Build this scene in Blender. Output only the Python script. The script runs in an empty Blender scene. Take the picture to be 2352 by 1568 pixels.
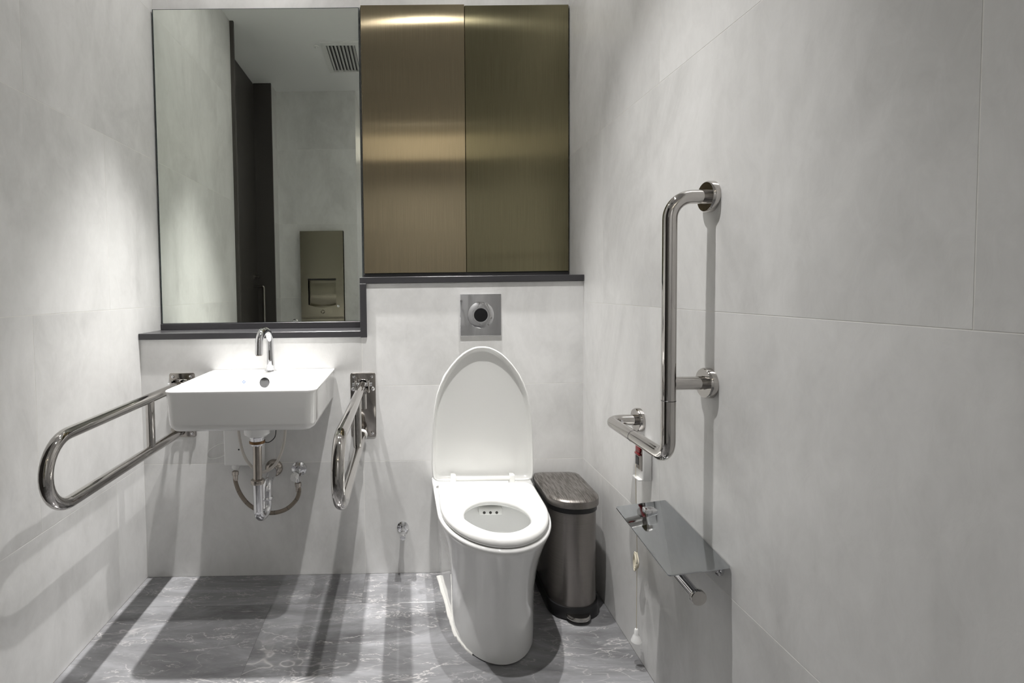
import bpy, bmesh, math, random
from mathutils import Vector, Matrix
from math import sin, cos, pi, tan, radians, atan2, hypot
random.seed(7)
SC = bpy.context.scene
COL = SC.collection

# ------------------------------------------------------------------ camera
CAM_POS = Vector((0.0, -2.1285, 1.18))
pitch, yaw, roll, FPX = 0.041, 0.0063, 0.0128, 1200.0
F = Vector((sin(yaw) * cos(pitch), cos(yaw) * cos(pitch), -sin(pitch)))
RT = Vector((cos(yaw), -sin(yaw), 0))
UP = RT.cross(F)
cr, ci = RT * cos(roll) - UP * sin(roll), RT * sin(roll) + UP * cos(roll)
cd = bpy.data.cameras.new('camera')
cam = bpy.data.objects.new('camera', cd)
COL.objects.link(cam)
cam.matrix_world = Matrix(((cr.x, ci.x, -F.x, CAM_POS.x), (cr.y, ci.y, -F.y, CAM_POS.y), (cr.z, ci.z, -F.z, CAM_POS.z), (0, 0, 0, 1)))
cd.sensor_fit = 'HORIZONTAL'
cd.sensor_width = 36
cd.lens = FPX / 2352 * 36
cd.shift_x = (1176 - 939.0866) / 2352
cd.shift_y = -(784 - 712.917) / 2352
cd.clip_start = 0.02
SC.camera = cam

# ------------------------------------------------------------------ world, lights, exposure
wd = bpy.data.worlds.new('world')
wd.use_nodes = True
wd.node_tree.nodes['Background'].inputs[0].default_value = (0.5, 0.5, 0.5, 1)
wd.node_tree.nodes['Background'].inputs[1].default_value = 0.02
SC.world = wd
SC.view_settings.view_transform = 'Standard'
SC.view_settings.look = 'None'
SC.view_settings.gamma = 1
SC.view_settings.use_curve_mapping = False
SC.view_settings.exposure = 0.21
ZC = 2.88                                  # ceiling height
# recessed ceiling spots: x, y, watts, full cone (deg), blend, tilt towards the back wall (deg), lens glow
DOWNLIGHTS = [(-0.60, -0.165, 430, 47, 1.0, 0, 270), (0.30, -0.165, 195, 36, 1.0, 0, 205), (0.13, -0.90, 138, 77, 1.0, 6, 135), (0.15, -3.0, 90, 70, 1.0, -5, 20)]
SC.cycles.max_bounces = 8
SC.cycles.diffuse_bounces = 5
SC.cycles.glossy_bounces = 4
SC.cycles.use_adaptive_sampling = True
SC.cycles.adaptive_threshold = 0.085
SC.cycles.adaptive_min_samples = 16
SC.cycles.use_denoising = True
SC.cycles.transmission_bounces = 2
for lx, ly, w, cone, bl, tilt, glow in DOWNLIGHTS:
    ld = bpy.data.lights.new('spot', 'SPOT')
    ld.energy = w
    ld.color = (1.0, 0.985, 0.965)
    ld.spot_size = radians(cone)
    ld.spot_blend = bl
    ld.shadow_soft_size = 0.018
    lo = bpy.data.objects.new('spot', ld)
    lo.location = (lx, ly, ZC - 0.012)
    lo.rotation_euler = (radians(tilt), 0, 0)
    COL.objects.link(lo)

# ------------------------------------------------------------------ room numbers
XL, XR, YU = -1.0842, 0.7273, 0.199        # left wall, right wall, upper (set back) wall
YF, YB = -2.05, -3.4                       # stub wall behind the camera, far end of the entrance
XE = -0.41                                 # right end of the stub wall
D0, D1 = -0.867, -1.878                    # door opening in the left wall (y)
XD = -1.225                                # door leaf plane
ZR = [0, 0.473, 1.118, 1.753, 2.386, ZC]   # tile courses

# ------------------------------------------------------------------ materials
def new_mat(name):
    m = bpy.data.materials.new(name)
    m.use_nodes = True
    nt = m.node_tree
    b = nt.nodes['Principled BSDF']
    return m, nt, b, nt.nodes, nt.links

def plain(name, col, rough=0.5, metal=0.0, coat=0.0, spec=None, bump=0.0, bscale=200.0, **kw):
    m, nt, b, N, L = new_mat(name)
    b.inputs['Base Color'].default_value = (*col, 1)
    b.inputs['Roughness'].default_value = rough
    b.inputs['Metallic'].default_value = metal
    b.inputs['Coat Weight'].default_value = coat
    if spec is not None:
        b.inputs['Specular IOR Level'].default_value = spec
    # faint procedural variation of the surface
    tc = N.new('ShaderNodeTexCoord')
    nz = N.new('ShaderNodeTexNoise')
    nz.inputs['Scale'].default_value = bscale
    nz.inputs['Detail'].default_value = 1
    L.new(tc.outputs['Object'], nz.inputs['Vector'])
    if bump:
        bp = N.new('ShaderNodeBump')
        bp.inputs['Strength'].default_value = bump
        bp.inputs['Distance'].default_value = 0.001
        L.new(nz.outputs['Fac'], bp.inputs['Height'])
        L.new(bp.outputs['Normal'], b.inputs['Normal'])
    else:
        mr = N.new('ShaderNodeMapRange')
        mr.inputs['To Min'].default_value = max(0.0, rough - 0.015)
        mr.inputs['To Max'].default_value = rough + 0.015
        L.new(nz.outputs['Fac'], mr.inputs['Value'])
        L.new(mr.outputs['Result'], b.inputs['Roughness'])
    return m

def coords(N, L, jitter=True):
    g = N.new('ShaderNodeNewGeometry')
    if not jitter:
        return g.outputs['Position']
    oi = N.new('ShaderNodeObjectInfo')
    mu = N.new('ShaderNodeMath'); mu.operation = 'MULTIPLY'; mu.inputs[1].default_value = 37.0
    L.new(oi.outputs['Random'], mu.inputs[0])
    ad = N.new('ShaderNodeVectorMath'); ad.operation = 'ADD'
    L.new(g.outputs['Position'], ad.inputs[0]); L.new(mu.outputs[0], ad.inputs[1])
    return ad.outputs[0]

def ramp(N, stops, interp='LINEAR'):
    r = N.new('ShaderNodeValToRGB')
    r.color_ramp.interpolation = interp
    e = r.color_ramp.elements
    while len(e) < len(stops):
        e.new(0.5)
    for k, (p, c) in enumerate(stops):
        e[k].position = p
        e[k].color = (*c, 1) if len(c) == 3 else c
    return r

def tile_material(name, c0, c1, c2, rough):
    m, nt, b, N, L = new_mat(name)
    v = coords(N, L)
    mp = N.new('ShaderNodeMapping'); mp.inputs['Scale'].default_value = (1, 1, 0.6); mp.inputs['Rotation'].default_value = (0.5, 0.5, 0.3)
    L.new(v, mp.inputs['Vector'])
    n1 = N.new('ShaderNodeTexNoise'); n1.inputs['Scale'].default_value = 3.2; n1.inputs['Detail'].default_value = 5; n1.inputs['Roughness'].default_value = 0.62; n1.inputs['Distortion'].default_value = 0.6
    n2 = N.new('ShaderNodeTexNoise'); n2.inputs['Scale'].default_value = 22; n2.inputs['Detail'].default_value = 4; n2.inputs['Roughness'].default_value = 0.72; n2.inputs['Distortion'].default_value = 0.8
    for n in (n1, n2):
        L.new(mp.outputs[0], n.inputs['Vector'])
    r1 = ramp(N, [(0.36, c0), (0.52, c1), (0.66, c2)])
    L.new(n1.outputs['Fac'], r1.inputs[0])
    mx = N.new('ShaderNodeMix'); mx.data_type = 'RGBA'; mx.blend_type = 'OVERLAY'; mx.inputs[0].default_value = 0.30
    L.new(r1.outputs[0], mx.inputs[6])
    r2 = ramp(N, [(0.3, (0.33, 0.33, 0.33)), (0.7, (0.64, 0.64, 0.64))])
    L.new(n2.outputs['Fac'], r2.inputs[0]); L.new(r2.outputs[0], mx.inputs[7])
    L.new(mx.outputs[2], b.inputs['Base Color'])
    bp = N.new('ShaderNodeBump'); bp.inputs['Strength'].default_value = 0.22; bp.inputs['Distance'].default_value = 0.0014
    L.new(n2.outputs['Fac'], bp.inputs['Height']); L.new(bp.outputs['Normal'], b.inputs['Normal'])
    b.inputs['Roughness'].default_value = rough
    b.inputs['Specular IOR Level'].default_value = 0.4
    return m

def marble_material(name):
    m, nt, b, N, L = new_mat(name)
    v = coords(N, L)
    mp = N.new('ShaderNodeMapping'); mp.inputs['Rotation'].default_value = (0, 0, 0.75); mp.inputs['Scale'].default_value = (0.40, 1.25, 1)
    L.new(v, mp.inputs['Vector'])
    cl = N.new('ShaderNodeTexNoise'); cl.inputs['Scale'].default_value = 5; cl.inputs['Detail'].default_value = 6; cl.inputs['Roughness'].default_value = 0.66; cl.inputs['Distortion'].default_value = 0.9
    L.new(mp.outputs[0], cl.inputs['Vector'])
    base = ramp(N, [(0.30, (0.115, 0.114, 0.118)), (0.5, (0.20, 0.20, 0.207)), (0.72, (0.33, 0.332, 0.345))])
    L.new(cl.outputs['Fac'], base.inputs[0])
    out = base.outputs[0]
    for sc_, det, wdt, amt, seed, dist in ((3.0, 5, 0.0045, 0.55, 0, 0.5), (7.0, 6, 0.007, 0.48, 5, 0.45), (15.0, 5, 0.012, 0.42, 11, 0.4)):
        nz = N.new('ShaderNodeTexNoise'); nz.inputs['Scale'].default_value = sc_; nz.inputs['Detail'].default_value = det; nz.inputs['Roughness'].default_value = 0.55; nz.inputs['Distortion'].default_value = dist
        of = N.new('ShaderNodeVectorMath'); of.operation = 'ADD'; of.inputs[1].default_value = (seed, seed * 2.3, 0)
        L.new(mp.outputs[0], of.inputs[0]); L.new(of.outputs[0], nz.inputs['Vector'])
        s = N.new('ShaderNodeMath'); s.operation = 'SUBTRACT'; s.inputs[1].default_value = 0.5
        a = N.new('ShaderNodeMath'); a.operation = 'ABSOLUTE'
        L.new(nz.outputs['Fac'], s.inputs[0]); L.new(s.outputs[0], a.inputs[0])
        rr = ramp(N, [(0.0, (1, 1, 1)), (wdt * 0.35, (0.7, 0.7, 0.7)), (wdt, (0, 0, 0))])
        L.new(a.outputs[0], rr.inputs[0])
        mk = N.new('ShaderNodeTexNoise'); mk.inputs['Scale'].default_value = sc_ * 1.3; mk.inputs['Detail'].default_value = 3
        L.new(of.outputs[0], mk.inputs['Vector'])
        mr = ramp(N, [(0.42, (0, 0, 0)), (0.60, (1, 1, 1))])
        L.new(mk.outputs['Fac'], mr.inputs[0])
        mm = N.new('ShaderNodeMath'); mm.operation = 'MULTIPLY'
        L.new(rr.outputs[0], mm.inputs[0]); L.new(mr.outputs[0], mm.inputs[1])
        m2 = N.new('ShaderNodeMath'); m2.operation = 'MULTIPLY'; m2.inputs[1].default_value = amt
        L.new(mm.outputs[0], m2.inputs[0])
        mx = N.new('ShaderNodeMix'); mx.data_type = 'RGBA'
        L.new(m2.outputs[0], mx.inputs[0]); L.new(out, mx.inputs[6]); mx.inputs[7].default_value = (0.62, 0.60, 0.58, 1)
        out = mx.outputs[2]
    L.new(out, b.inputs['Base Color'])
    b.inputs['Roughness'].default_value = 0.17
    b.inputs['Specular IOR Level'].default_value = 0.5
    return m

def brushed(name, col, rough, aniso, tangent, scale=(900, 900, 4), amt=0.05, bump=0.0):
    m, nt, b, N, L = new_mat(name)
    b.inputs['Metallic'].default_value = 1
    b.inputs['Roughness'].default_value = rough
    b.inputs['Anisotropic'].default_value = aniso
    if tangent:
        cx = N.new('ShaderNodeCombineXYZ')
        for k in range(3):
            cx.inputs[k].default_value = tangent[k]
        L.new(cx.outputs[0], b.inputs['Tangent'])
    tc = N.new('ShaderNodeNewGeometry')
    mp = N.new('ShaderNodeMapping'); mp.inputs['Scale'].default_value = scale
    L.new(tc.outputs['Position'], mp.inputs['Vector'])
    nz = N.new('ShaderNodeTexNoise'); nz.inputs['Scale'].default_value = 1; nz.inputs['Detail'].default_value = 3
    L.new(mp.outputs[0], nz.inputs['Vector'])
    r = ramp(N, [(0.25, tuple(c * (1 - amt * 3) for c in col)), (0.75, tuple(min(1, c * (1 + amt * 3)) for c in col))])
    L.new(nz.outputs['Fac'], r.inputs[0])
    L.new(r.outputs[0], b.inputs['Base Color'])
    return m

def brushed_panel(name, col):
    """vertically brushed metal: reflections smear sideways, stay crisp up and down"""
    m, nt, b, N, L = new_mat(name)
    N.remove(b)
    g = N.new('ShaderNodeBsdfAnisotropic')
    g.inputs['Roughness'].default_value = 0.165
    g.inputs['Anisotropy'].default_value = 0.78
    cx = N.new('ShaderNodeCombineXYZ')
    cx.inputs[2].default_value = 1.0
    L.new(cx.outputs[0], g.inputs['Tangent'])
    tc = N.new('ShaderNodeNewGeometry')
    mp = N.new('ShaderNodeMapping'); mp.inputs['Scale'].default_value = (700, 6, 5)
    L.new(tc.outputs['Position'], mp.inputs['Vector'])
    nz = N.new('ShaderNodeTexNoise'); nz.inputs['Scale'].default_value = 1; nz.inputs['Detail'].default_value = 3
    L.new(mp.outputs[0], nz.inputs['Vector'])
    r = ramp(N, [(0.25, tuple(c * 0.86 for c in col)), (0.75, tuple(c * 1.14 for c in col))])
    L.new(nz.outputs['Fac'], r.inputs[0]); L.new(r.outputs[0], g.inputs['Color'])
    L.new(g.outputs[0], N['Material Output'].inputs['Surface'])
    return m

M = {}
M['tile'] = tile_material('wall tile', (0.65, 0.647, 0.638), (0.735, 0.732, 0.724), (0.79, 0.787, 0.78), 0.36)
M['grout'] = plain('grout', (0.84, 0.83, 0.80), 0.8, bump=0.2)
M['marble'] = marble_material('floor marble')
M['floorgrout'] = plain('floor grout', (0.12, 0.12, 0.12), 0.8, bump=0.2)
M['paint'] = plain('ceiling paint', (0.86, 0.86, 0.86), 0.7, bump=0.05, bscale=300)
M['ledge'] = plain('dark stone', (0.036, 0.035, 0.038), 0.30, bump=0.05, bscale=400)
M['door'] = plain('dark laminate', (0.062, 0.056, 0.052), 0.42, bump=0.05, bscale=300)
M['ceramic'] = plain('white ceramic', (0.82, 0.82, 0.81), 0.09, coat=0.6)
M['seat'] = plain('white seat plastic', (0.84, 0.84, 0.82), 0.16, coat=0.3)
M['plastic'] = plain('white plastic', (0.78, 0.78, 0.77), 0.35)
M['chrome'] = plain('polished chrome', (0.74, 0.74, 0.755), 0.035, 1.0)
M['steel'] = plain('polished stainless steel', (0.52, 0.50, 0.48), 0.045, 1.0)
M['shelf'] = plain('polished shelf steel', (0.50, 0.52, 0.54), 0.035, 1.0)
M['plate'] = plain('stainless plate', (0.38, 0.355, 0.33), 0.12, 1.0)
M['oldchrome'] = plain('dull chrome', (0.46, 0.42, 0.38), 0.22, 1.0)
M['satin'] = brushed('satin stainless', (0.29, 0.27, 0.255), 0.25, 0.85, (0, 0, 1), (3, 3, 900))
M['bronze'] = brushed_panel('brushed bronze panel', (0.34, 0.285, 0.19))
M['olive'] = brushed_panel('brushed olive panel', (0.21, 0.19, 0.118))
M['dispenser'] = brushed('brushed dispenser steel', (0.36, 0.33, 0.265), 0.26, 0.7, (1, 0, 0), (6, 6, 700))
M['mirror'] = plain('mirror silver', (0.80, 0.835, 0.775), 0.0, 1.0)
M['glassedge'] = plain('mirror edge', (0.03, 0.045, 0.05), 0.25)
M['black'] = plain('black plastic', (0.012, 0.012, 0.013), 0.32)
M['darkreflect'] = plain('chrome with painted reflection', (0.13, 0.13, 0.135), 0.12, 1.0)  # dark reflection of the room painted into the overflow cover's colour
M['sensor'] = plain('black sensor glass', (0.006, 0.006, 0.007), 0.12)
M['red'] = plain('red plastic', (0.22, 0.012, 0.016), 0.3)
M['rubber'] = plain('dark rubber', (0.02, 0.018, 0.016), 0.6)
M['nozzlehole'] = plain('dark hole', (0.03, 0.028, 0.025), 0.6)
M['seal'] = plain('silicone sealant', (0.72, 0.71, 0.68), 0.55, bump=0.6, bscale=60)
M['tubeclear'] = plain('milky hose', (0.55, 0.52, 0.48), 0.35)
M['cream'] = plain('cream cord', (0.70, 0.65, 0.52), 0.7)
M['blue'] = plain('blue print', (0.08, 0.16, 0.42), 0.5)
M['greyprint'] = plain('grey print', (0.55, 0.56, 0.62), 0.5)
M['darkprint'] = plain('dark print', (0.05, 0.045, 0.035), 0.5)
M['brass'] = plain('tarnished brass', (0.20, 0.12, 0.06), 0.4, 1.0)
M['water'] = plain('bowl water', (0.75, 0.77, 0.77), 0.03, spec=0.6)

def braid_material():
    m, nt, b, N, L = new_mat('braided steel hose')
    tc = N.new('ShaderNodeTexCoord')
    wv = N.new('ShaderNodeTexWave'); wv.inputs['Scale'].default_value = 190; wv.inputs['Distortion'].default_value = 2
    L.new(tc.outputs['Object'], wv.inputs['Vector'])
    r = ramp(N, [(0.2, (0.16, 0.135, 0.11)), (0.8, (0.34, 0.29, 0.24))])
    L.new(wv.outputs['Fac'], r.inputs[0]); L.new(r.outputs[0], b.inputs['Base Color'])
    b.inputs['Metallic'].default_value = 0.6; b.inputs['Roughness'].default_value = 0.45
    return m
M['braid'] = braid_material()

def wood_lid_material():
    m, nt, b, N, L = new_mat('grained steel lid')
    g = N.new('ShaderNodeNewGeometry')
    mp = N.new('ShaderNodeMapping'); mp.inputs['Scale'].default_value = (260, 20, 20); mp.inputs['Rotation'].default_value = (0, 0, 0.06)
    L.new(g.outputs['Position'], mp.inputs['Vector'])
    nz = N.new('ShaderNodeTexNoise'); nz.inputs['Scale'].default_value = 1; nz.inputs['Detail'].default_value = 5; nz.inputs['Roughness'].default_value = 0.6
    L.new(mp.outputs[0], nz.inputs['Vector'])
    r = ramp(N, [(0.36, (0.075, 0.066, 0.058)), (0.5, (0.17, 0.157, 0.145)), (0.66, (0.26, 0.245, 0.23))])
    L.new(nz.outputs['Fac'], r.inputs[0]); L.new(r.outputs[0], b.inputs['Base Color'])
    b.inputs['Metallic'].default_value = 0.75; b.inputs['Roughness'].default_value = 0.36
    return m
M['lidgrain'] = wood_lid_material()

def lamp_material(glow):
    m, nt, b, N, L = new_mat('lit lamp lens')
    b.inputs['Base Color'].default_value = (0.9, 0.9, 0.88, 1)
    b.inputs['Emission Color'].default_value = (1, 0.975, 0.94, 1)
    b.inputs['Emission Strength'].default_value = glow
    return m
def transom_material():
    m, nt, b, N, L = new_mat('lit frosted glass')
    b.inputs['Base Color'].default_value = (0.8, 0.78, 0.72, 1)
    b.inputs['Roughness'].default_value = 0.4
    b.inputs['Emission Color'].default_value = (1, 0.92, 0.78, 1)
    b.inputs['Emission Strength'].default_value = 1.3
    return m
M['transom'] = transom_material()

# ------------------------------------------------------------------ mesh helpers
def bm_new():
    return bmesh.new()

def box(bm, x0, x1, y0, y1, z0, z1, bev=0.0, seg=2):
    vs = [bm.verts.new((x, y, z)) for x in (x0, x1) for y in (y0, y1) for z in (z0, z1)]
    fs = [bm.faces.new([vs[k] for k in q]) for q in ((0, 1, 3, 2), (4, 6, 7, 5), (0, 4, 5, 1), (2, 3, 7, 6), (0, 2, 6, 4), (1, 5, 7, 3))]
    if bev > 0:
        es = list({e for f in fs for e in f.edges})
        bmesh.ops.bevel(bm, geom=es, offset=bev, segments=seg, profile=0.5, affect='EDGES')
    return bm

def rings(bm, rs, cap0=True, cap1=True, close=True):
    """loft a list of rings (equal length lists of points)"""
    vr = [[bm.verts.new(p) for p in r] for r in rs]
    n = len(rs[0])
    for a, b in zip(vr[:-1], vr[1:]):
        for k in range(n if close else n - 1):
            j = (k + 1) % n
            try:
                bm.faces.new((a[k], a[j], b[j], b[k]))
            except ValueError:
                pass
    if cap0:
        bm.faces.new(vr[0][::-1])
    if cap1:
        bm.faces.new(vr[-1])
    return bm

def fillet(pts, r, n=7):
    out = [Vector(pts[0])]
    rr = r if isinstance(r, (list, tuple)) else [r] * len(pts)
    for k in range(1, len(pts) - 1):
        p, a, b = Vector(pts[k]), Vector(pts[k - 1]), Vector(pts[k + 1])
        u, v = (a - p).normalized(), (b - p).normalized()
        ang = u.angle(v)
        if rr[k] <= 0 or ang > pi - 0.02:
            out.append(p); continue
        t = rr[k] / tan(ang / 2)
        c = p + (u + v).normalized() * (rr[k] / sin(ang / 2))
        s, e = p + u * t - c, p + v * t - c
        tot = s.angle(e)
        for q in range(n + 1):
            w = q / n
            out.append(c + (s * sin((1 - w) * tot) + e * sin(w * tot)) / sin(tot))
    out.append(Vector(pts[-1]))
    return out

def tube(bm, pts, r, fil=0.0, seg=16, caps=True, nf=8):
    P = fillet(pts, fil, nf) if fil else [Vector(p) for p in pts]
    Q = [P[0]]
    for p in P[1:]:
        if (p - Q[-1]).length > 1e-6:
            Q.append(p)
    P = Q
    T = []
    for k in range(len(P)):
        d = (P[min(k + 1, len(P) - 1)] - P[k]).normalized() if k < len(P) - 1 else Vector((0, 0, 0))
        e = (P[k] - P[max(k - 1, 0)]).normalized() if k > 0 else Vector((0, 0, 0))
        T.append((d + e).normalized())
    ref = Vector((0, 0, 1)) if abs(T[0].z) < 0.9 else Vector((1, 0, 0))
    nrm = (ref - T[0] * ref.dot(T[0])).normalized()
    R = []
    for k, p in enumerate(P):
        nrm = (nrm - T[k] * nrm.dot(T[k])).normalized()
        b = T[k].cross(nrm)
        rad = r[k] if isinstance(r, (list, tuple)) else r
        R.append([p + (nrm * cos(2 * pi * q / seg) + b * sin(2 * pi * q / seg)) * rad for q in range(seg)])
    return rings(bm, R, caps, caps)

def smooth_path(pts, n=8):
    """Catmull-Rom through the points"""
    P = [Vector(p) for p in pts]
    P = [P[0] * 2 - P[1]] + P + [P[-1] * 2 - P[-2]]
    out = []
    for k in range(1, len(P) - 2):
        a, b, c, d = P[k - 1:k + 3]
        for q in range(n):
            t = q / n
            out.append(0.5 * ((2 * b) + (c - a) * t + (2 * a - 5 * b + 4 * c - d) * t * t + (3 * b - a - 3 * c + d) * t ** 3))
    out.append(P[-2])
    return out

def lathe(bm, prof, origin, axis, seg=28, caps=True):
    """prof: list of (radius, distance along axis)"""
    ax = Vector(axis).normalized()
    ref = Vector((0, 0, 1)) if abs(ax.z) < 0.9 else Vector((1, 0, 0))
    u = (ref - ax * ref.dot(ax)).normalized()
    v = ax.cross(u)
    o = Vector(origin)
    R = [[o + ax * h + (u * cos(2 * pi * q / seg) + v * sin(2 * pi * q / seg)) * max(r, 1e-5) for q in range(seg)] for r, h in prof]
    return rings(bm, R, caps, caps)

def rrect(x0, x1, y0, y1, r, z, n=6):
    """rounded rectangle in a horizontal plane; r = (r00, r10, r11, r01) or one radius"""
    if not isinstance(r, (list, tuple)):
        r = (r,) * 4
    out = []
    for (cx, cy, a0, rad) in ((x0 + r[0], y0 + r[0], pi, r[0]), (x1 - r[1], y0 + r[1], 1.5 * pi, r[1]), (x1 - r[2], y1 - r[2], 0, r[2]), (x0 + r[3], y1 - r[3], 0.5 * pi, r[3])):
        for q in range(n + 1):
            a = a0 + 0.5 * pi * q / n
            out.append((cx + rad * cos(a), cy + rad * sin(a), z))
    return out

def dsec(w, wb, yf, a, z, yb=-0.004, rb=0.012, n=40, p=2.0):
    """D-shaped section: flat at the back (yb), half width wb there, w where the rounded nose of length a starts"""
    ys = yf + a
    pts = [(-wb + rb, yb, z), (-wb + rb * 0.3, yb - rb * 0.3, z), (-wb, yb - rb, z)]
    for q in range(1, 7):
        t = q / 7
        pts.append((-wb + (wb - w) * t, (yb - rb) + (ys - yb + rb) * t, z))
    for q in range(n + 1):
        t = pi * q / n
        c, s = -cos(t), sin(t)
        x = w * math.copysign(abs(c) ** (2 / p), c)
        pts.append((x, ys - a * (abs(s) ** (2 / p)), z))
    for q in range(6, 0, -1):
        t = q / 7
        pts.append((wb - (wb - w) * t, (yb - rb) + (ys - yb + rb) * t, z))
    pts += [(wb, yb - rb, z), (wb - rb * 0.3, yb - rb * 0.3, z), (wb - rb, yb, z)]
    return pts

def polar(poly, c, n=96):
    """resample a closed outline (list of (x,y,z)) at n equal angles seen from c"""
    cx, cy = c
    out = []
    m = len(poly)
    for k in range(n):
        a = 2 * pi * k / n
        dx, dy = cos(a), sin(a)
        best = None
        for j in range(m):
            x0, y0, z0 = poly[j]; x1, y1, z1 = poly[(j + 1) % m]
            ex, ey = x1 - x0, y1 - y0
            den = dx * ey - dy * ex
            if abs(den) < 1e-12:
                continue
            t = ((x0 - cx) * ey - (y0 - cy) * ex) / den
            s = ((x0 - cx) * dy - (y0 - cy) * dx) / den
            if t > 0 and -1e-6 <= s <= 1 + 1e-6 and (best is None or t > best[0]):
                best = (t, z0)
        out.append((cx + dx * best[0], cy + dy * best[0], best[1]))
    return out

def ell(cx, cy, rx, ry, z, n=120):
    return [(cx + rx * cos(2 * pi * k / n), cy + ry * sin(2 * pi * k / n), z) for k in range(n)]

# ------------------------------------------------------------------ object helpers
def obj(name, bm, mat, parent=None, smooth=40, label=None, world=True):
    bmesh.ops.recalc_face_normals(bm, faces=bm.faces[:])
    me = bpy.data.meshes.new(name)
    bm.to_mesh(me); bm.free()
    me.materials.append(M[mat] if isinstance(mat, str) else mat)
    if smooth:
        for p in me.polygons:
            p.use_smooth = True
        me.set_sharp_from_angle(angle=radians(smooth))
    o = bpy.data.objects.new(name, me)
    COL.objects.link(o)
    if parent:
        o.parent = parent
        if world:
            top = parent
            off = Vector((0, 0, 0))
            while top:
                off += top.location; top = top.parent
            o.data.transform(Matrix.Translation(-off))
    if label:
        o['label'] = label
    return o

def thing(name, label, cat, loc=(0, 0, 0), group=None):
    o = bpy.data.objects.new(name, None)
    o.empty_display_size = 0.05
    o.location = loc
    COL.objects.link(o)
    o['label'] = label; o['category'] = cat
    if group:
        o['group'] = group
    return o

def struct(name, bm, mat, label=None, smooth=0):
    o = obj(name, bm, mat, smooth=smooth)
    o['kind'] = 'structure'
    if label:
        o['label'] = label
    return o

TD = 0.0004        # tiles stand this proud of the grout
def tile(parent, axis, at, sgn, u0, u1, v0, v1, mat='tile', gap=0.0009, bev=0.0002):
    """one rectangular tile on plane axis=at, facing sgn; u,v = the two other axes in order"""
    u0 += gap; u1 -= gap; v0 += gap; v1 -= gap
    bm = bm_new()
    def P(u, v, d):
        c = at - sgn * TD + sgn * d
        return {'x': (c, u, v), 'y': (u, c, v), 'z': (u, v, c)}[axis]
    b = bev
    R = [[P(u, v, -0.004) for u, v in ((u0, v0), (u1, v0), (u1, v1), (u0, v1))],
         [P(u, v, TD - b * 0.7) for u, v in ((u0, v0), (u1, v0), (u1, v1), (u0, v1))],
         [P(u, v, TD) for u, v in ((u0 + b, v0 + b), (u1 - b, v0 + b), (u1 - b, v1 - b), (u0 + b, v1 - b))]]
    rings(bm, R)
    return obj('tile', bm, mat, parent, smooth=0)

def tile_rows(parent, axis, at, sgn, rows):
    """rows: list of (v0, v1, [u0, u1, ...])"""
    for v0, v1, us in rows:
        for a, b in zip(us[:-1], us[1:]):
            tile(parent, axis, at, sgn, a, b, v0, v1)

# ================================================================== the setting
# floor: marble tiles in grout
bm = bm_new(); box(bm, XL - 0.3, XR + 0.15, YB - 0.1, YU + 0.15, -0.12, -TD)
fl = struct('floor', bm, 'floorgrout', 'dark grey veined marble floor tiles')
ys = [0.0, -0.205, -0.845, -1.485, -2.125, -2.765, YB]
for k, (a, b) in enumerate(zip(ys[1:], ys[:-1])):
    xs = [XL, -0.52, XR] if k % 2 else [XL, 0.12, XR]
    if k == 0:
        xs = [XL, -0.18, XR]
    for x0, x1 in zip(xs[:-1], xs[1:]):
        if a < YF + 0.05 and x0 < XE:
            x0 = XE if x1 > XE else x0
            if x1 <= XE: continue
        tile(fl, 'z', 0.0, 1, x0, x1, a, b, 'marble', gap=0.0006, bev=0.0005)

# left wall with the door opening
bm = bm_new()
box(bm, XL - 0.25, XL - TD, D0, YU + 0.15, 0, ZC)
box(bm, XL - 0.25, XL - TD, YF, D1, 0, ZC)
wl = struct('wall_left', bm, 'grout', 'left wall of large pale grey tiles')
tile_rows(wl, 'x', XL, 1, [(ZR[0], ZR[1], [D0, -0.205, YU]), (ZR[1], ZR[2], [D0, -0.605, YU]), (ZR[2], ZR[3], [D0, -0.205, YU]), (ZR[3], ZR[4], [D0, -0.605, YU]), (ZR[4], ZR[5], [D0, -0.13, YU])])
tile_rows(wl, 'x', XL, 1, [(ZR[k], ZR[k + 1], [YF, D1]) for k in range(5)])

# right wall
bm = bm_new(); box(bm, XR + TD, XR + 0.15, YB, YU + 0.15, 0, ZC)
wr = struct('wall_right', bm, 'grout', 'right wall of large pale grey tiles')
tile_rows(wr, 'x', XR, -1, [(ZR[0], ZR[1], [YB, -2.73, -1.46, -0.205, YU]), (ZR[1], ZR[2], [YB, -3.19, -1.92, -0.645, YU]), (ZR[2], ZR[3], [YB, -2.73, -1.465, -0.208, YU]), (ZR[3], ZR[4], [YB, -3.17, -1.90, -0.63, YU]), (ZR[4], ZR[5], [YB, -2.73, -1.46, -0.205, YU])])

# back wall: upper set-back part and the two boxed-out lower parts
bm = bm_new(); box(bm, XL - 0.02, XR + 0.02, YU + TD, YU + 0.15, 0, ZC)
wb = struct('wall_back', bm, 'grout', 'upper back wall of pale grey tiles above the mirror')
tile_rows(wb, 'y', YU, -1, [(1.0, 1.753, [XL, -0.18, XR]), (1.753, 2.386, [XL, -0.18, XR]), (2.386, ZC, [XL, -0.18, XR])])
bm = bm_new()
box(bm, XL - 0.02, -0.18, TD, YU, 0, 0.988)
box(bm, -0.18, XR + 0.02, TD, YU, 0, 1.204)
wlo = struct('wall_back_lower', bm, 'grout', 'boxed-out lower back wall of pale grey tiles')
tile_rows(wlo, 'y', 0.0, -1, [(0, 0.473, [XL, -0.18, XR]), (0.473, 0.988, [XL, -0.544, -0.18]), (0.473, 0.786, [-0.18, XR]), (0.786, 1.204, [-0.18, XR])])

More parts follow.
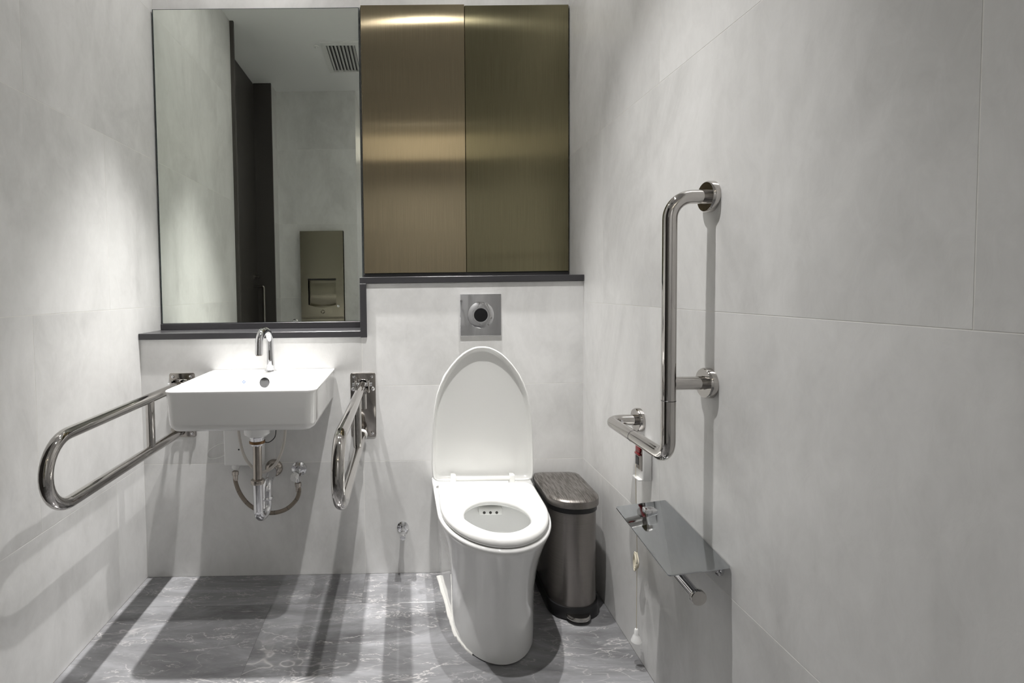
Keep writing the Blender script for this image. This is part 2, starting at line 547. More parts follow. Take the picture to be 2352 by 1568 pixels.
# stub wall behind the camera (seen in the mirror), its return, and the entrance end
bm = bm_new()
box(bm, XL - 0.25, XE - TD, YB, YF - TD, 0, ZC)
wf = struct('wall_front', bm, 'grout', 'pale grey tiled wall seen in the mirror')
tile_rows(wf, 'y', YF, 1, [(ZR[k], ZR[k + 1], [XL, XE]) for k in range(5)])
tile_rows(wf, 'x', XE, 1, [(ZR[k], ZR[k + 1], [YB, YF]) for k in range(5)])
bm = bm_new(); box(bm, XL - 0.25, XR + 0.15, YB - 0.15, YB, 0, ZC)
struct('wall_entrance', bm, 'paint', 'white wall at the far end of the entrance')

bm = bm_new(); box(bm, -0.34, 0.66, YB + 0.0005, YB + 0.03, 2.60, 2.86)
tw = struct('window_1', bm, 'transom', 'lit frosted transom over the entrance door')
bm = bm_new(); box(bm, -0.38, 0.70, YB + 0.0005, YB + 0.05, 2.575, 2.60)
obj('window_frame', bm, 'ledge', tw, 0)
bm = bm_new(); box(bm, -0.34, 0.66, YB + 0.0005, YB + 0.035, 0.004, 2.570, 0.002, 1)
d2 = struct('door_2', bm, 'paint', 'white entrance door behind the camera')
bm = bm_new(); tube(bm, [(0.58, YB + 0.03, 1.05), (0.58, YB + 0.09, 1.05), (0.45, YB + 0.09, 1.05)], 0.01, 0.012, 12)
obj('door_handle', bm, 'satin', d2)

# ceiling with recessed downlight fittings
bm = bm_new(); box(bm, XL - 0.3, XR + 0.15, YB - 0.1, YU + 0.15, ZC, ZC + 0.15)
ce = struct('ceiling', bm, 'paint', 'plain white ceiling')
for lx, ly, _w, _c, _b, _t, gl_ in DOWNLIGHTS:
    bm = bm_new(); lathe(bm, [(0.034, -0.004), (0.043, -0.004), (0.045, 0.0), (0.043, 0.001), (0.034, -0.001)], (lx, ly, ZC - 0.001), (0, 0, 1), 28, False)
    obj('downlight_ring', bm, 'plastic', ce)
    bm = bm_new(); lathe(bm, [(0.0, -0.001), (0.030, -0.001), (0.032, 0.0), (0.0, 0.0005)], (lx, ly, ZC - 0.0008), (0, 0, 1))
    obj('downlight_lens', bm, lamp_material(gl_), ce)

# door in the left wall, seen in the mirror
bm = bm_new(); box(bm, XD - 0.04, XD, D1 + 0.006, D0 - 0.006, 0.006, ZC - 0.004, 0.002, 1)
dr = struct('door_1', bm, 'door', 'dark full-height door with a bar handle, seen in the mirror')
bm = bm_new()
box(bm, XL - 0.20, XL + 0.022, D0 - 0.018, D0 + 0.002, 0, ZC)
obj('door_frame', bm, 'door', dr, 0)
bm = bm_new()
box(bm, XD, XL + 0.003, D1 - 0.002, D1 + 0.016, 0, ZC)
obj('door_frame', bm, 'door', dr, 0)
hx, hy = XD, D1 + 0.13
bm = bm_new(); tube(bm, [(hx, hy, 1.218), (hx + 0.078, hy, 1.218), (hx + 0.078, hy, 0.62), (hx, hy, 0.62)], 0.012, 0.014, 12)
obj('door_handle', bm, 'satin', dr)
bm = bm_new(); lathe(bm, [(0.022, 0), (0.022, 0.01), (0.012, 0.012), (0.012, 0.045), (0, 0.047)], (hx, hy - 0.01, 1.295), (1, 0, 0), 16)
obj('door_lock', bm, 'satin', dr)

# dark stone ledges and edge trims around the set-back
def trim(n, name_label, *boxes):
    b = bm_new()
    for bx in boxes:
        box(b, *bx, 0.0012, 1)
    return struct('trim_%d' % n, b, 'ledge', name_label)
trim(1, 'dark stone ledge below the mirror', (XL + 0.001, -0.184, -0.012, YU - 0.016, 0.988, 1.013))
trim(2, 'dark stone ledge below the bronze cabinet', (-0.1845, XR - 0.001, -0.012, YU - 0.016, 1.205, 1.230))
trim(3, 'dark vertical edge trim where the ledge steps up', (-0.1845, -0.158, -0.013, YU - 0.016, 0.986, 1.2045))
trim(4, 'dark upstand strip under the mirror', (XL + 0.001, -0.186, YU - 0.016, YU - 0.004, 1.013, 1.040))
trim(5, 'dark upstand strip under the cabinet', (-0.184, XR - 0.001, YU - 0.016, YU - 0.004, 1.230, 1.249))

# ================================================================== mirror and cabinet
YM = 0.185
mi = thing('wall_mirror', 'tall frameless mirror on the back wall above the white basin', 'mirror', (-0.632, YM, 1.04))
bm = bm_new(); box(bm, XL + 0.0065, -0.1855, YM + 0.0006, YU - 0.003, 1.041, 2.400)
obj('mirror_backing', bm, 'glassedge', mi, 0)
bm = bm_new(); box(bm, XL + 0.0105, -0.1885, YM, YM + 0.0008, 1.0425, 2.3975)
obj('mirror_glass', bm, 'mirror', mi, 0)

cb = thing('wall_cabinet', 'brushed bronze cabinet with two flat doors beside the mirror', 'cabinet', (0.272, YU, 1.249))
bm = bm_new(); box(bm, -0.182, XR - 0.002, 0.190, YU - 0.002, 1.249, 2.403)
obj('cabinet_carcass', bm, 'glassedge', cb, 0)
bm = bm_new(); box(bm, -0.178, 0.2695, 0.172, 0.190, 1.251, 2.402, 0.001, 1)
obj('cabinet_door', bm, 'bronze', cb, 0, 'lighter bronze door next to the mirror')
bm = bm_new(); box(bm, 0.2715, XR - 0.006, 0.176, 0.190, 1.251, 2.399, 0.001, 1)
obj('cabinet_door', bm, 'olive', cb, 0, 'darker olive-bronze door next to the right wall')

# ================================================================== washbasin and its fittings
BX0, BX1, BYF, BZ = -0.790, -0.2925, -0.455, 0.860
bs = thing('washbasin', 'rectangular white ceramic washbasin hung below the mirror', 'basin', (-0.541, 0, 0.722))
bm = bm_new()
fr = (0.036, 0.036, 0.003, 0.003)
def br(dx, y0, y1, z, r):
    return rrect(BX0 + dx, BX1 - dx, y0, y1, r, z, 7)
W = -0.003
R = [br(0.10, BYF + 0.10, W - 0.02, 0.726, 0.03),
     br(0.036, BYF + 0.028, W, 0.7235, (0.028, 0.028, 0.003, 0.003)),
     br(0.021, BYF + 0.014, W, 0.727, fr), br(0.012, BYF + 0.008, W, 0.736, fr), br(0.008, BYF + 0.005, W, 0.750, fr),
     br(0.003, BYF + 0.001, W, 0.850, fr), br(0.000, BYF, W, 0.856, fr), br(0.001, BYF + 0.001, W, 0.8595, fr), br(0.004, BYF + 0.004, W - 0.003, 0.861, fr),
     br(0.010, BYF + 0.010, -0.098, 0.8612, (0.030, 0.030, 0.02, 0.02)),
     br(0.0125, BYF + 0.0125, -0.1005, 0.8598, (0.028, 0.028, 0.02, 0.02)),
     br(0.015, BYF + 0.015, -0.103, 0.853, (0.028, 0.028, 0.02, 0.02)),
     br(0.022, BYF + 0.024, -0.110, 0.790, (0.03, 0.03, 0.025, 0.025)),
     br(0.030, BYF + 0.034, -0.118, 0.757, (0.03, 0.03, 0.03, 0.03)),
     br(0.050, BYF + 0.055, -0.140, 0.747, (0.03, 0.03, 0.03, 0.03)),
     br(0.215, BYF + 0.15, -0.27, 0.744, (0.02, 0.02, 0.02, 0.02))]
rings(bm, R)
obj('bowl', bm, 'ceramic', bs, 50)
bm = bm_new(); lathe(bm, [(0.060, 0.0), (0.050, -0.012), (0.046, -0.070), (0.040, -0.076), (0.028, -0.077)], (-0.553, -0.22, 0.7265), (0, 0, 1))
obj('drain_boss', bm, 'ceramic', bs)
# overflow cover on the inner back slope
bm = bm_new(); lathe(bm, [(0.0195, 0), (0.0195, 0.003), (0.017, 0.0055), (0.0, 0.0062)], (-0.552, -0.1035, 0.824), (0, -1, 0.1))
obj('overflow_cover', bm, 'darkreflect', bs)
# blue diamond maker's mark with faint print under it
bm = bm_new()
def diamond(b, cx, cz, ro, ri, y):
    o_ = [b.verts.new((cx + ro * cos(a), y + (cz + ro * sin(a) - 0.80) * -0.1, cz + ro * sin(a))) for a in (0, pi / 2, pi, 1.5 * pi)]
    i_ = [b.verts.new((cx + ri * cos(a), y + (cz + ri * sin(a) - 0.80) * -0.1, cz + ri * sin(a))) for a in (0, pi / 2, pi, 1.5 * pi)]
    for k in range(4):
        b.faces.new((o_[k], o_[(k + 1) % 4], i_[(k + 1) % 4], i_[k]))
LY = -0.1095
LXC, LZC = -0.630, 0.829
diamond(bm, LXC, LZC, 0.0070, 0.0048, LY)
for ax, az in ((0.003, 0), (-0.003, 0), (0, 0.003), (0, -0.003)):
    diamond(bm, LXC + ax, LZC + az, 0.0018, 0.0006, LY)
obj('logo_mark', bm, 'blue', bs, 0, 'small blue diamond mark')
bm = bm_new()
for k, wdt in enumerate((0.011, 0.010, 0.011)):
    z = LZC - 0.012 - 0.0045 * k
    for s0 in range(5):
        x = LXC - wdt + s0 * wdt * 0.42
        box(bm, x, x + wdt * 0.30, LY - 0.0003 - (z - 0.80) * 0.1, LY + 0.001 - (z - 0.80) * 0.1, z, z + 0.0013)
obj('fine_print', bm, 'greyprint', bs, 0)

# tap
tp = thing('basin_tap', 'chrome gooseneck tap on the back edge of the washbasin', 'tap', (-0.540, -0.055, 0.861))
bm = bm_new(); lathe(bm, [(0.0265, 0), (0.0265, 0.003), (0.024, 0.0045), (0.014, 0.005)], (-0.540, -0.055, 0.861), (0, 0, 1), 32)
obj('base_plate', bm, 'chrome', tp)
d = Vector((-0.20, -1.0, 0)).normalized()
o = Vector((-0.540, -0.055, 0.866))
hgt, rch = 0.142, 0.092
pts = [o, o + Vector((0, 0, hgt - 0.03))]
cs = o + Vector((0, 0, hgt - 0.03))
lean = 0.018
for q in range(1, 19):
    a = pi * q / 18 * 0.965
    pts.append(cs + d * (rch / 2 - rch / 2 * cos(a)) + Vector((0, 0, sin(a) * rch * 0.52)) )
end = pts[-1] + Vector((0, 0, -0.045)) + d * 0.004
pts.append(end)
rad = [0.0165, 0.0132] + [0.0132 + 0.0016 * min(1, q / 12) for q in range(18)] + [0.0148]
bm = bm_new(); tube(bm, pts, rad, 0, 24)
obj('spout', bm, 'chrome', tp)
bm = bm_new(); lathe(bm, [(0.0118, 0), (0.0118, -0.003), (0.0, -0.0032)], end, (0, 0, 1), 20)
obj('aerator', bm, 'oldchrome', tp)

# drain trap
tr = thing('drain_trap', 'chrome bottle-neck drain pipe with U trap below the washbasin', 'pipe', (-0.553, -0.22, 0.34))
bm = bm_new(); lathe(bm, [(0.030, 0.0), (0.030, -0.006), (0.027, -0.010), (0.0275, -0.030), (0.024, -0.036), (0.016, -0.037)], (-0.553, -0.22, 0.6495), (0, 0, 1))
obj('waste_collar', bm, 'chrome', tr)
bm = bm_new(); lathe(bm, [(0.0268, 0.0), (0.0285, -0.002), (0.0285, -0.010), (0.0268, -0.012)], (-0.553, -0.22, 0.632), (0, 0, 1))
obj('washer', bm, 'brass', tr)
bm = bm_new(); tube(bm, [(-0.553, -0.22, 0.625), (-0.555, -0.22, 0.478)], 0.0160, 0, 24)
obj('tailpiece', bm, 'oldchrome', tr)
bm = bm_new(); lathe(bm, [(0.019, 0.0), (0.0245, -0.003), (0.0255, -0.009), (0.0245, -0.017), (0.019, -0.020)], (-0.555, -0.22, 0.487), (0, 0, 1))
obj('slip_nut', bm, 'oldchrome', tr)
bm = bm_new(); tube(bm, [(-0.555, -0.22, 0.47), (-0.554, -0.22, 0.334), (-0.541, -0.148, 0.334), (-0.541, -0.148, 0.440), (-0.549, 0.0, 0.452)], 0.0175, [0, 0.0355, 0.0355, 0.030, 0], 24)
obj('trap_bend', bm, 'chrome', tr)
bm = bm_new(); lathe(bm, [(0.0195, 0.0), (0.022, -0.003), (0.022, -0.009), (0.0195, -0.012)], (-0.541, -0.148, 0.392), (0, 0, 1))
obj('trap_collar', bm, 'chrome', tr)
bm = bm_new(); lathe(bm, [(0.036, 0.0), (0.035, 0.006), (0.026, 0.016), (0.020, 0.018)], (-0.550, 0.0, 0.452), (0, -1, 0))
obj('wall_rosette', bm, 'oldchrome', tr)

# angle valve and braided hose
av = thing('angle_valve', 'chrome angle valve on the wall under the washbasin', 'valve', (-0.447, 0, 0.447))
bm = bm_new(); lathe(bm, [(0.031, 0.0), (0.030, 0.004), (0.020, 0.009), (0.013, 0.010)], (-0.447, 0.0, 0.447), (0, -1, 0))
obj('rosette', bm, 'chrome', av)
bm = bm_new(); tube(bm, [(-0.447, 0, 0.447), (-0.450, -0.045, 0.440)], 0.0115, 0, 20); tube(bm, [(-0.450, -0.04, 0.440), (-0.446, -0.04, 0.4055)], 0.0085, 0, 16)
obj('valve_body', bm, 'chrome', av)
bm = bm_new(); lathe(bm, [(0.0145, 0.0), (0.0165, 0.006), (0.015, 0.012), (0.0165, 0.018), (0.013, 0.026), (0, 0.027)], (-0.452, -0.05, 0.438), (-0.15, -1, -0.28), 8)
obj('valve_knob', bm, 'plastic', av, 20)
ho = thing('braided_hose', 'grey braided water hose looping from wall valve to white box', 'hose', (-0.56, -0.05, 0.30))
hp = smooth_path([(-0.695, -0.045, 0.445), (-0.695, -0.047, 0.415), (-0.672, -0.055, 0.362), (-0.628, -0.060, 0.315), (-0.560, -0.062, 0.290), (-0.495, -0.058, 0.300), (-0.452, -0.050, 0.335), (-0.440, -0.044, 0.370), (-0.443, -0.041, 0.386)], 8)
bm = bm_new(); tube(bm, hp, 0.0082, 0, 14)
hz = obj('hose', bm, 'braid', ho)
for k in range(14, len(hp) - 8, 7):
    t = (hp[k + 1] - hp[k - 1]).normalized()
    bm = bm_new()
    lathe(bm, [(0.0084, -0.0012), (0.0087, 0), (0.0084, 0.0012)], hp[k], (t + Vector((0.2, -0.4, 0.1))).normalized(), 14)
    obj('hose_mark', bm, 'black', hz)
for p, dr_ in ((Vector((-0.695, -0.045, 0.447)), (0, 0, 1)), (Vector((-0.4445, -0.040, 0.3945)), (0, 0, 1))):
    bm = bm_new(); lathe(bm, [(0.0095, -0.028), (0.0105, -0.008), (0.0130, -0.006), (0.0135, 0.008), (0.010, 0.010)], p, dr_, 12)
    obj('hose_nut', bm, 'oldchrome', ho, 25)

# white control box with its small hoses and wires
cbx = thing('control_box', 'white plastic tap control box on the wall behind the drain pipe', 'control box', (-0.665, 0, 0.47))
bm = bm_new(); box(bm, -0.738, -0.583, -0.050, -0.001, 0.478, 0.700, 0.006, 3)
obj('box_cover', bm, 'plastic', cbx)
bm = bm_new(); lathe(bm, [(0.0032, 0), (0.0032, 0.001), (0, 0.0012)], (-0.677, -0.0500, 0.545), (0, -1, 0), 12)
obj('indicator', bm, 'black', cbx)
bm = bm_new(); lathe(bm, [(0.017, 0.02), (0.016, 0.004), (0.013, 0.0), (0.0, 0.0)], (-0.695, -0.035, 0.462), (0, 0, 1), 16)
obj('inlet', bm, 'plastic', cbx)
ch = thing('clear_hose', 'milky plastic hose hanging in a loop under the washbasin', 'hose', (-0.60, -0.10, 0.47))
bm = bm_new(); tube(bm, smooth_path([(-0.665, -0.085, 0.72), (-0.662, -0.09, 0.62), (-0.640, -0.10, 0.535), (-0.600, -0.11, 0.487), (-0.560, -0.115, 0.475), (-0.515, -0.11, 0.505), (-0.487, -0.10, 0.57), (-0.478, -0.09, 0.65), (-0.478, -0.085, 0.72)], 8), 0.0058, 0, 12)
obj('hose', bm, 'tubeclear', ch)
bc = thing('black_cable', 'thin black cable curving from the white box under the basin', 'cable', (-0.55, -0.03, 0.57))
bm = bm_new(); tube(bm, smooth_path([(-0.585, -0.035, 0.575), (-0.565, -0.036, 0.568), (-0.545, -0.036, 0.578), (-0.532, -0.035, 0.60), (-0.530, -0.035, 0.66), (-0.535, -0.04, 0.722)], 6), 0.0018, 0, 8)
obj('cable', bm, 'black', bc)
ww = thing('white_wire', 'thin white wire looped on the wall left of the control box', 'cable', (-0.78, -0.01, 0.5))
bm = bm_new(); tube(bm, smooth_path([(-0.740, -0.02, 0.565), (-0.775, -0.012, 0.555), (-0.812, -0.006, 0.530), (-0.822, -0.004, 0.508), (-0.812, -0.005, 0.496), (-0.785, -0.010, 0.498), (-0.760, -0.015, 0.506), (-0.738, -0.02, 0.518)], 6), 0.0016, 0, 8)
obj('wire', bm, 'plastic', ww)

# ================================================================== folding grab bars
def folding_bar(label, xc, zoff, ring):
    root = thing('folding_grab_bar', label, 'grab bar', (xc, 0, 0.58 + zoff), 'folding grab bars beside the basin')
    zt, zb, yt = 0.793 + zoff, 0.607 + zoff, -0.836
    rr = 0.0172
    x0, x1 = xc - 0.0515, xc + 0.0515
    bm = bm_new()
    def pl(dy, i):
        return [(x, dy, z) for (x, z, _) in [(p[0], p[1], 0) for p in rrect(x0 + i, x1 - i, 0.576 + zoff + i, 0.840 + zoff - i, 0.008, 0, 4)]]
    rings(bm, [pl(-0.0005, 0), pl(-0.0035, 0), pl(-0.0045, 0.001)])
    obj('wall_plate', bm, 'plate', root)
    for sx in (-1, 1):
        for z in (0.825, 0.592):
            bm = bm_new(); lathe(bm, [(0.0062, 0), (0.0058, 0.003), (0.003, 0.0048), (0, 0.005)], (xc + sx * 0.036, -0.0045, z + zoff), (0, -1, 0), 14)
            obj('screw', bm, 'chrome', root)
    # one bent tube: out along the top, round the nose and back along the bottom
    rn = (zt - zb) / 2
    pts = [(xc, -0.030, zt)]
    for q in range(19):
        a = pi * q / 18
        pts.append((xc, yt + rn + rr - rn * sin(a), (zt + zb) / 2 + rn * cos(a)))
    pts.append((xc, -0.026, zb))
    bm = bm_new(); tube(bm, pts, rr, 0, 24)
    obj('bent_tube', bm, 'steel', root)
    bm = bm_new(); tube(bm, [(xc, -0.275, zt - 0.004), (xc, -0.275, zb + 0.004)], 0.0150, 0, 20)
    obj('strut', bm, 'steel', root)
    # hinge
    bm = bm_new()
    box(bm, xc - 0.030, xc - 0.022, -0.052, -0.004, zt - 0.026, zt + 0.022, 0.002, 1)
    box(bm, xc + 0.022, xc + 0.030, -0.052, -0.004, zt - 0.026, zt + 0.022, 0.002, 1)
    box(bm, xc - 0.022, xc + 0.022, -0.012, -0.004, zt - 0.026, zt + 0.022, 0.002, 1)
    obj('hinge_bracket', bm, 'steel', root)
    bm = bm_new(); tube(bm, [(xc - 0.040, -0.038, zt + 0.006), (xc + 0.040, -0.038, zt + 0.006)], 0.0075, 0, 16)
    obj('hinge_pin', bm, 'chrome', root)
    for sx in (-1, 1):
        bm = bm_new(); lathe(bm, [(0.0085, 0), (0.0085, 0.004), (0.005, 0.008), (0, 0.009)], (xc + sx * 0.040, -0.0045, zt - 0.018), (0, -1, 0), 12)
        obj('bolt', bm, 'chrome', root)
    bm = bm_new(); tube(bm, [(xc + 0.006, -0.055, zt - 0.005), (xc + 0.006, -0.055, zt - 0.088)], 0.0125, 0, 20); box(bm, xc - 0.006, xc + 0.018, -0.066, -0.044, zt - 0.03, zt - 0.010, 0.003, 2)
    obj('spring_sleeve', bm, 'steel', root)
    if ring:
        bm = bm_new(); lathe(bm, [(0.0172, 0), (0.0208, 0.001), (0.0208, 0.012), (0.0172, 0.013)], (xc, -0.075, zb), (0, -1, 0), 24)
        obj('buffer_ring', bm, 'plastic', root, 40, 'white plastic buffer ring')
    return root
folding_bar('fold-down steel grab bar between the basin and the left wall', -0.916, 0.010, False)
folding_bar('fold-down steel grab bar between the basin and the toilet', -0.178, 0.0, True)

# ================================================================== toilet
TX = 0.296
to = thing('toilet', 'white floor-standing toilet with its lid raised', 'toilet', (TX, 0, 0))
CC = (0.0, -0.38)
def D(w, wb_, yf, a, z, p=2.0):
    return polar(dsec(w, wb_, yf, a, z, p=p), CC, 96)
bm = bm_new()
R = [D(0.132, 0.165, -0.535, 0.22, 0.0), D(0.140, 0.172, -0.545, 0.23, 0.004), D(0.141, 0.172, -0.546, 0.23, 0.05), D(0.142, 0.173, -0.548, 0.24, 0.13),
     D(0.146, 0.176, -0.558, 0.25, 0.20), D(0.153, 0.180, -0.574, 0.26, 0.26), D(0.163, 0.185, -0.594, 0.27, 0.315), D(0.174, 0.190, -0.614, 0.28, 0.355),
     D(0.184, 0.195, -0.628, 0.285, 0.385), D(0.1895, 0.198, -0.635, 0.29, 0.398), D(0.191, 0.199, -0.637, 0.29, 0.405), D(0.190, 0.1985, -0.636, 0.29, 0.411), D(0.186, 0.195, -0.632, 0.29, 0.4145)]
E_ = lambda rx, ry, z, cy=-0.44: polar(ell(0, cy, rx, ry, z), CC, 96)
R += [E_(0.132, 0.165, 0.4150), E_(0.128, 0.161, 0.411), E_(0.126, 0.158, 0.38), E_(0.124, 0.155, 0.35), E_(0.112, 0.140, 0.30), E_(0.088, 0.112, 0.262, -0.435), E_(0.060, 0.080, 0.240, -0.425), E_(0.03, 0.05, 0.2, -0.40)]
rings(bm, R)
obj('pan', bm, 'ceramic', to, 60, world=False)
bm = bm_new()
rings(bm, [ell(0, -0.435, 0.0905, 0.1145, 0.2655, 48), ell(0, -0.435, 0.0905, 0.1145, 0.266, 48)])
obj('bowl_water', bm, 'water', to, world=False)
# rough white sealant bead round the foot
bm = bm_new()
foot = D(0.141, 0.172, -0.546, 0.23, 0.0)
half = [p for p in foot if p[1] > -0.50 and p[0] < 0.0 and p[1] < -0.01]
half.sort(key=lambda p: p[1])
rs = []
for k, p in enumerate(half):
    n = Vector((p[0], p[1] + 0.20 if p[1] < -0.3 else 0, 0)).normalized()
    w_ = (0.004 + 0.004 * random.random()) * min(1.0, (p[1] + 0.52) / 0.08) + (0.005 if p[1] > -0.40 else 0)
    q0 = Vector(p) - n * 0.004
    q1 = Vector(p) + n * w_
    rs.append([tuple(q0 + Vector((0, 0, 0.0002))), tuple(q0 + Vector((0, 0, 0.007 + 0.003 * random.random()))), tuple(q1 + Vector((0, 0, 0.003 + 0.002 * random.random()))), tuple(q1 + n * 0.001 + Vector((0, 0, 0.0002)))])
rings(bm, rs)
obj('sealant_bead', bm, 'seal', to, 30, world=False)
# seat
SCN = (0.0, -0.42)
def SO(i, z):
    return polar(dsec(0.181 - i, 0.181 - i, -0.632 + i, 0.27, z, yb=-0.168 - i, rb=max(0.004, 0.022 - i * 0.5)), SCN, 96)
def SH(i, z):
    return polar(ell(0, -0.452, 0.106 + i, 0.126 + i, z), SCN, 96)
bm = bm_new()
R = [SH(0.006, 0.4165), SO(0.006, 0.4165), SO(0.001, 0.420), SO(0.0, 0.427), SO(0.002, 0.436), SO(0.008, 0.4425), SO(0.020, 0.4465), SO(0.036, 0.4475),
     SH(0.030, 0.4455), SH(0.014, 0.4425), SH(0.005, 0.438), SH(0.000, 0.431), SH(0.001, 0.422), SH(0.006, 0.4165)]
rings(bm, R, False, False)
bmesh.ops.remove_doubles(bm, verts=bm.verts[:], dist=1e-5)
obj('seat', bm, 'seat', to, 60, world=False)
# nozzle bracket under the back of the seat
bm = bm_new(); box(bm, -0.042, 0.042, -0.316, -0.28, 0.378, 0.402, 0.005, 3)
nb = obj('nozzle_bracket', bm, 'seat', to, world=False)
for dx in (-0.023, -0.001, 0.021):
    bm = bm_new(); lathe(bm, [(0.0050, 0.0), (0.0050, 0.0008), (0.0, 0.0010)], (dx, -0.3160, 0.388), (0, -1, 0.0), 14)
    ob = obj('nozzle_hole', bm, 'nozzlehole', nb, world=False)
# lid, standing upright
prof = [(0.440, 0.170), (0.4425, 0.180), (0.448, 0.188), (0.458, 0.1935), (0.50, 0.1955), (0.56, 0.1945), (0.62, 0.1925), (0.68, 0.189), (0.73, 0.183), (0.78, 0.173), (0.82, 0.158), (0.855, 0.140), (0.885, 0.120), (0.910, 0.098), (0.930, 0.077), (0.945, 0.054), (0.955, 0.030), (0.9585, 0.012)]
LCX = -0.006
out = [(LCX - w_, z) for z, w_ in prof] + [(LCX + w_, z) for z, w_ in reversed(prof)]
dense = []
for k in range(len(out)):
    a, b = out[k], out[(k + 1) % len(out)]
    for q in range(4):
        dense.append((a[0] + (b[0] - a[0]) * q / 4, a[1] + (b[1] - a[1]) * q / 4, 0))
def LO(i, y):
    if i > 0.008:
        k = i - 0.008
        return [(LCX + (x - LCX) * (1 - k / 0.19), y, 0.66 + (z - 0.66) * (1 - k / 0.24)) for x, _, z in LO(0.008, y)]
    c = (LCX, 0.66)
    pr = polar(dense, c, 120)
    r_ = []
    n = len(pr)
    for k in range(n):
        t = Vector((pr[(k + 1) % n][0] - pr[k - 1][0], pr[(k + 1) % n][1] - pr[k - 1][1], 0)).normalized()
        nx, nz = -t.y, t.x           # inward for a counter-clockwise outline
        r_.append((pr[k][0] + nx * i, y, pr[k][1] + nz * i))
    return r_
bm = bm_new()
R = [LO(0.07, -0.124), LO(0.020, -0.126), LO(0.006, -0.130), LO(0.001, -0.138), LO(0.0, -0.150), LO(0.0012, -0.1555), LO(0.004, -0.157), LO(0.0075, -0.1555), LO(0.010, -0.150), LO(0.015, -0.139), LO(0.020, -0.1365), LO(0.07, -0.1355)]
rings(bm, R)
lid = obj('lid', bm, 'seat', to, 60, world=False)
for sx in (-1, 1):
    bm = bm_new()
    tube(bm, smooth_path([(LCX + sx * 0.148, -0.143, 0.825), (LCX + sx * 0.139, -0.143, 0.845), (LCX + sx * 0.121, -0.143, 0.870), (LCX + sx * 0.106, -0.143, 0.888)], 5), [0.002] + [0.007] * 14 + [0.002], 0, 12)
    obj('lid_bumper', bm, 'seat', lid, world=False)
bm = bm_new(); tube(bm, [(-0.108, -0.160, 0.4535), (0.094, -0.160, 0.4535)], 0.0078, 0, 16)
hb = obj('hinge_bar', bm, 'seat', to, world=False)
for sx, cx in ((-1, -0.120), (1, 0.104)):
    bm = bm_new(); box(bm, cx - 0.010, cx + 0.010, -0.172, -0.138, 0.414, 0.469, 0.004, 2)
    obj('hinge_block', bm, 'seat', to, world=False)
to.rotation_euler = (0, 0, -0.014)

# sensor flush plate
fp = thing('flush_plate', 'square chrome flush sensor plate above the toilet', 'flush plate', (0.305, 0, 1.07))
bm = bm_new(); box(bm, 0.221, 0.389, -0.011, -0.0005, 0.986, 1.155, 0.0012, 1)
obj('plate', bm, 'chrome', fp, 0)
bm = bm_new(); lathe(bm, [(0.054, 0), (0.0535, 0.0015), (0.030, 0.0060), (0.028, 0.0055), (0.0, 0.0055)], (0.305, -0.011, 1.071), (0, -1, 0), 48)
obj('sensor_ring', bm, 'chrome', fp)
bm = bm_new(); lathe(bm, [(0.0280, 0), (0.0278, 0.0012), (0, 0.0016)], (0.305, -0.0162, 1.071), (0, -1, 0), 40)
obj('sensor_eye', bm, 'sensor', fp)

# stop valve on the wall beside the toilet
sv = thing('stop_valve', 'small chrome stop valve on the wall left of the toilet', 'valve', (-0.023, 0, 0.19))
bm = bm_new(); lathe(bm, [(0.0245, 0.0), (0.0235, 0.004), (0.014, 0.008), (0.010, 0.0085)], (-0.023, 0, 0.195), (0, -1, 0))
obj('rosette', bm, 'chrome', sv)
bm = bm_new(); tube(bm, [(-0.023, 0, 0.195), (-0.023, -0.050, 0.193)], 0.0095, 0, 18)
obj('valve_body', bm, 'chrome', sv)
bm = bm_new(); lathe(bm, [(0.0115, 0), (0.0125, 0.004), (0.0125, 0.022), (0.011, 0.026), (0, 0.0265)], (-0.023, -0.045, 0.190), (0.0, -1, -0.35), 12)
obj('valve_knob', bm, 'chrome', sv, 25)

# ================================================================== pedal bin
PX0, PX1, PYB, PYF = 0.503, 0.692, -0.030, -0.335
bn = thing('pedal_bin', 'slim brushed steel pedal bin between the toilet and the right wall', 'bin', (0.603, -0.18, 0))
bcx = (PX0 + PX1) / 2
hw = (PX1 - PX0) / 2
def BD(i, z, a=0.085):
    return [(bcx + x, y, z) for x, y, z in dsec(hw - i, hw - i, PYF + i, a, z, yb=PYB - i, rb=0.03, n=32, p=2.2)]
bm = bm_new(); rings(bm, [BD(0.006, 0.0005), BD(0.001, 0.004), BD(0.0, 0.03), BD(0.003, 0.045), BD(0.010, 0.046)])
obj('bin_base', bm, 'black', bn)
bm = bm_new(); rings(bm, [BD(0.008, 0.040), BD(0.008, 0.384)])
obj('bin_body', bm, 'satin', bn)
bm = bm_new(); rings(bm, [BD(0.010, 0.380), BD(0.005, 0.382), BD(0.005, 0.399), BD(0.010, 0.401)])
obj('rim_band', bm, 'black', bn)
bm = bm_new(); rings(bm, [BD(0.003, 0.4005), BD(0.0, 0.402), BD(0.0, 0.420), BD(0.001, 0.425)], True, False)
R_ = [BD(0.001, 0.425), BD(0.004, 0.4285), BD(0.012, 0.4315), BD(0.030, 0.4340), BD(0.050, 0.4348)]
obj('lid_edge', bm, 'satin', bn)
bm = bm_new(); rings(bm, R_, False, True)
obj('lid_top', bm, 'lidgrain', bn)
bm = bm_new()
pc = [(bcx - 0.045, PYF + 0.035), (bcx - 0.040, PYF - 0.004), (bcx - 0.018, PYF - 0.024), (bcx + 0.018, PYF - 0.024), (bcx + 0.040, PYF - 0.004), (bcx + 0.045, PYF + 0.035)]
pp = [(p.x, p.y) for p in smooth_path([(x, y, 0) for x, y in pc], 4)]
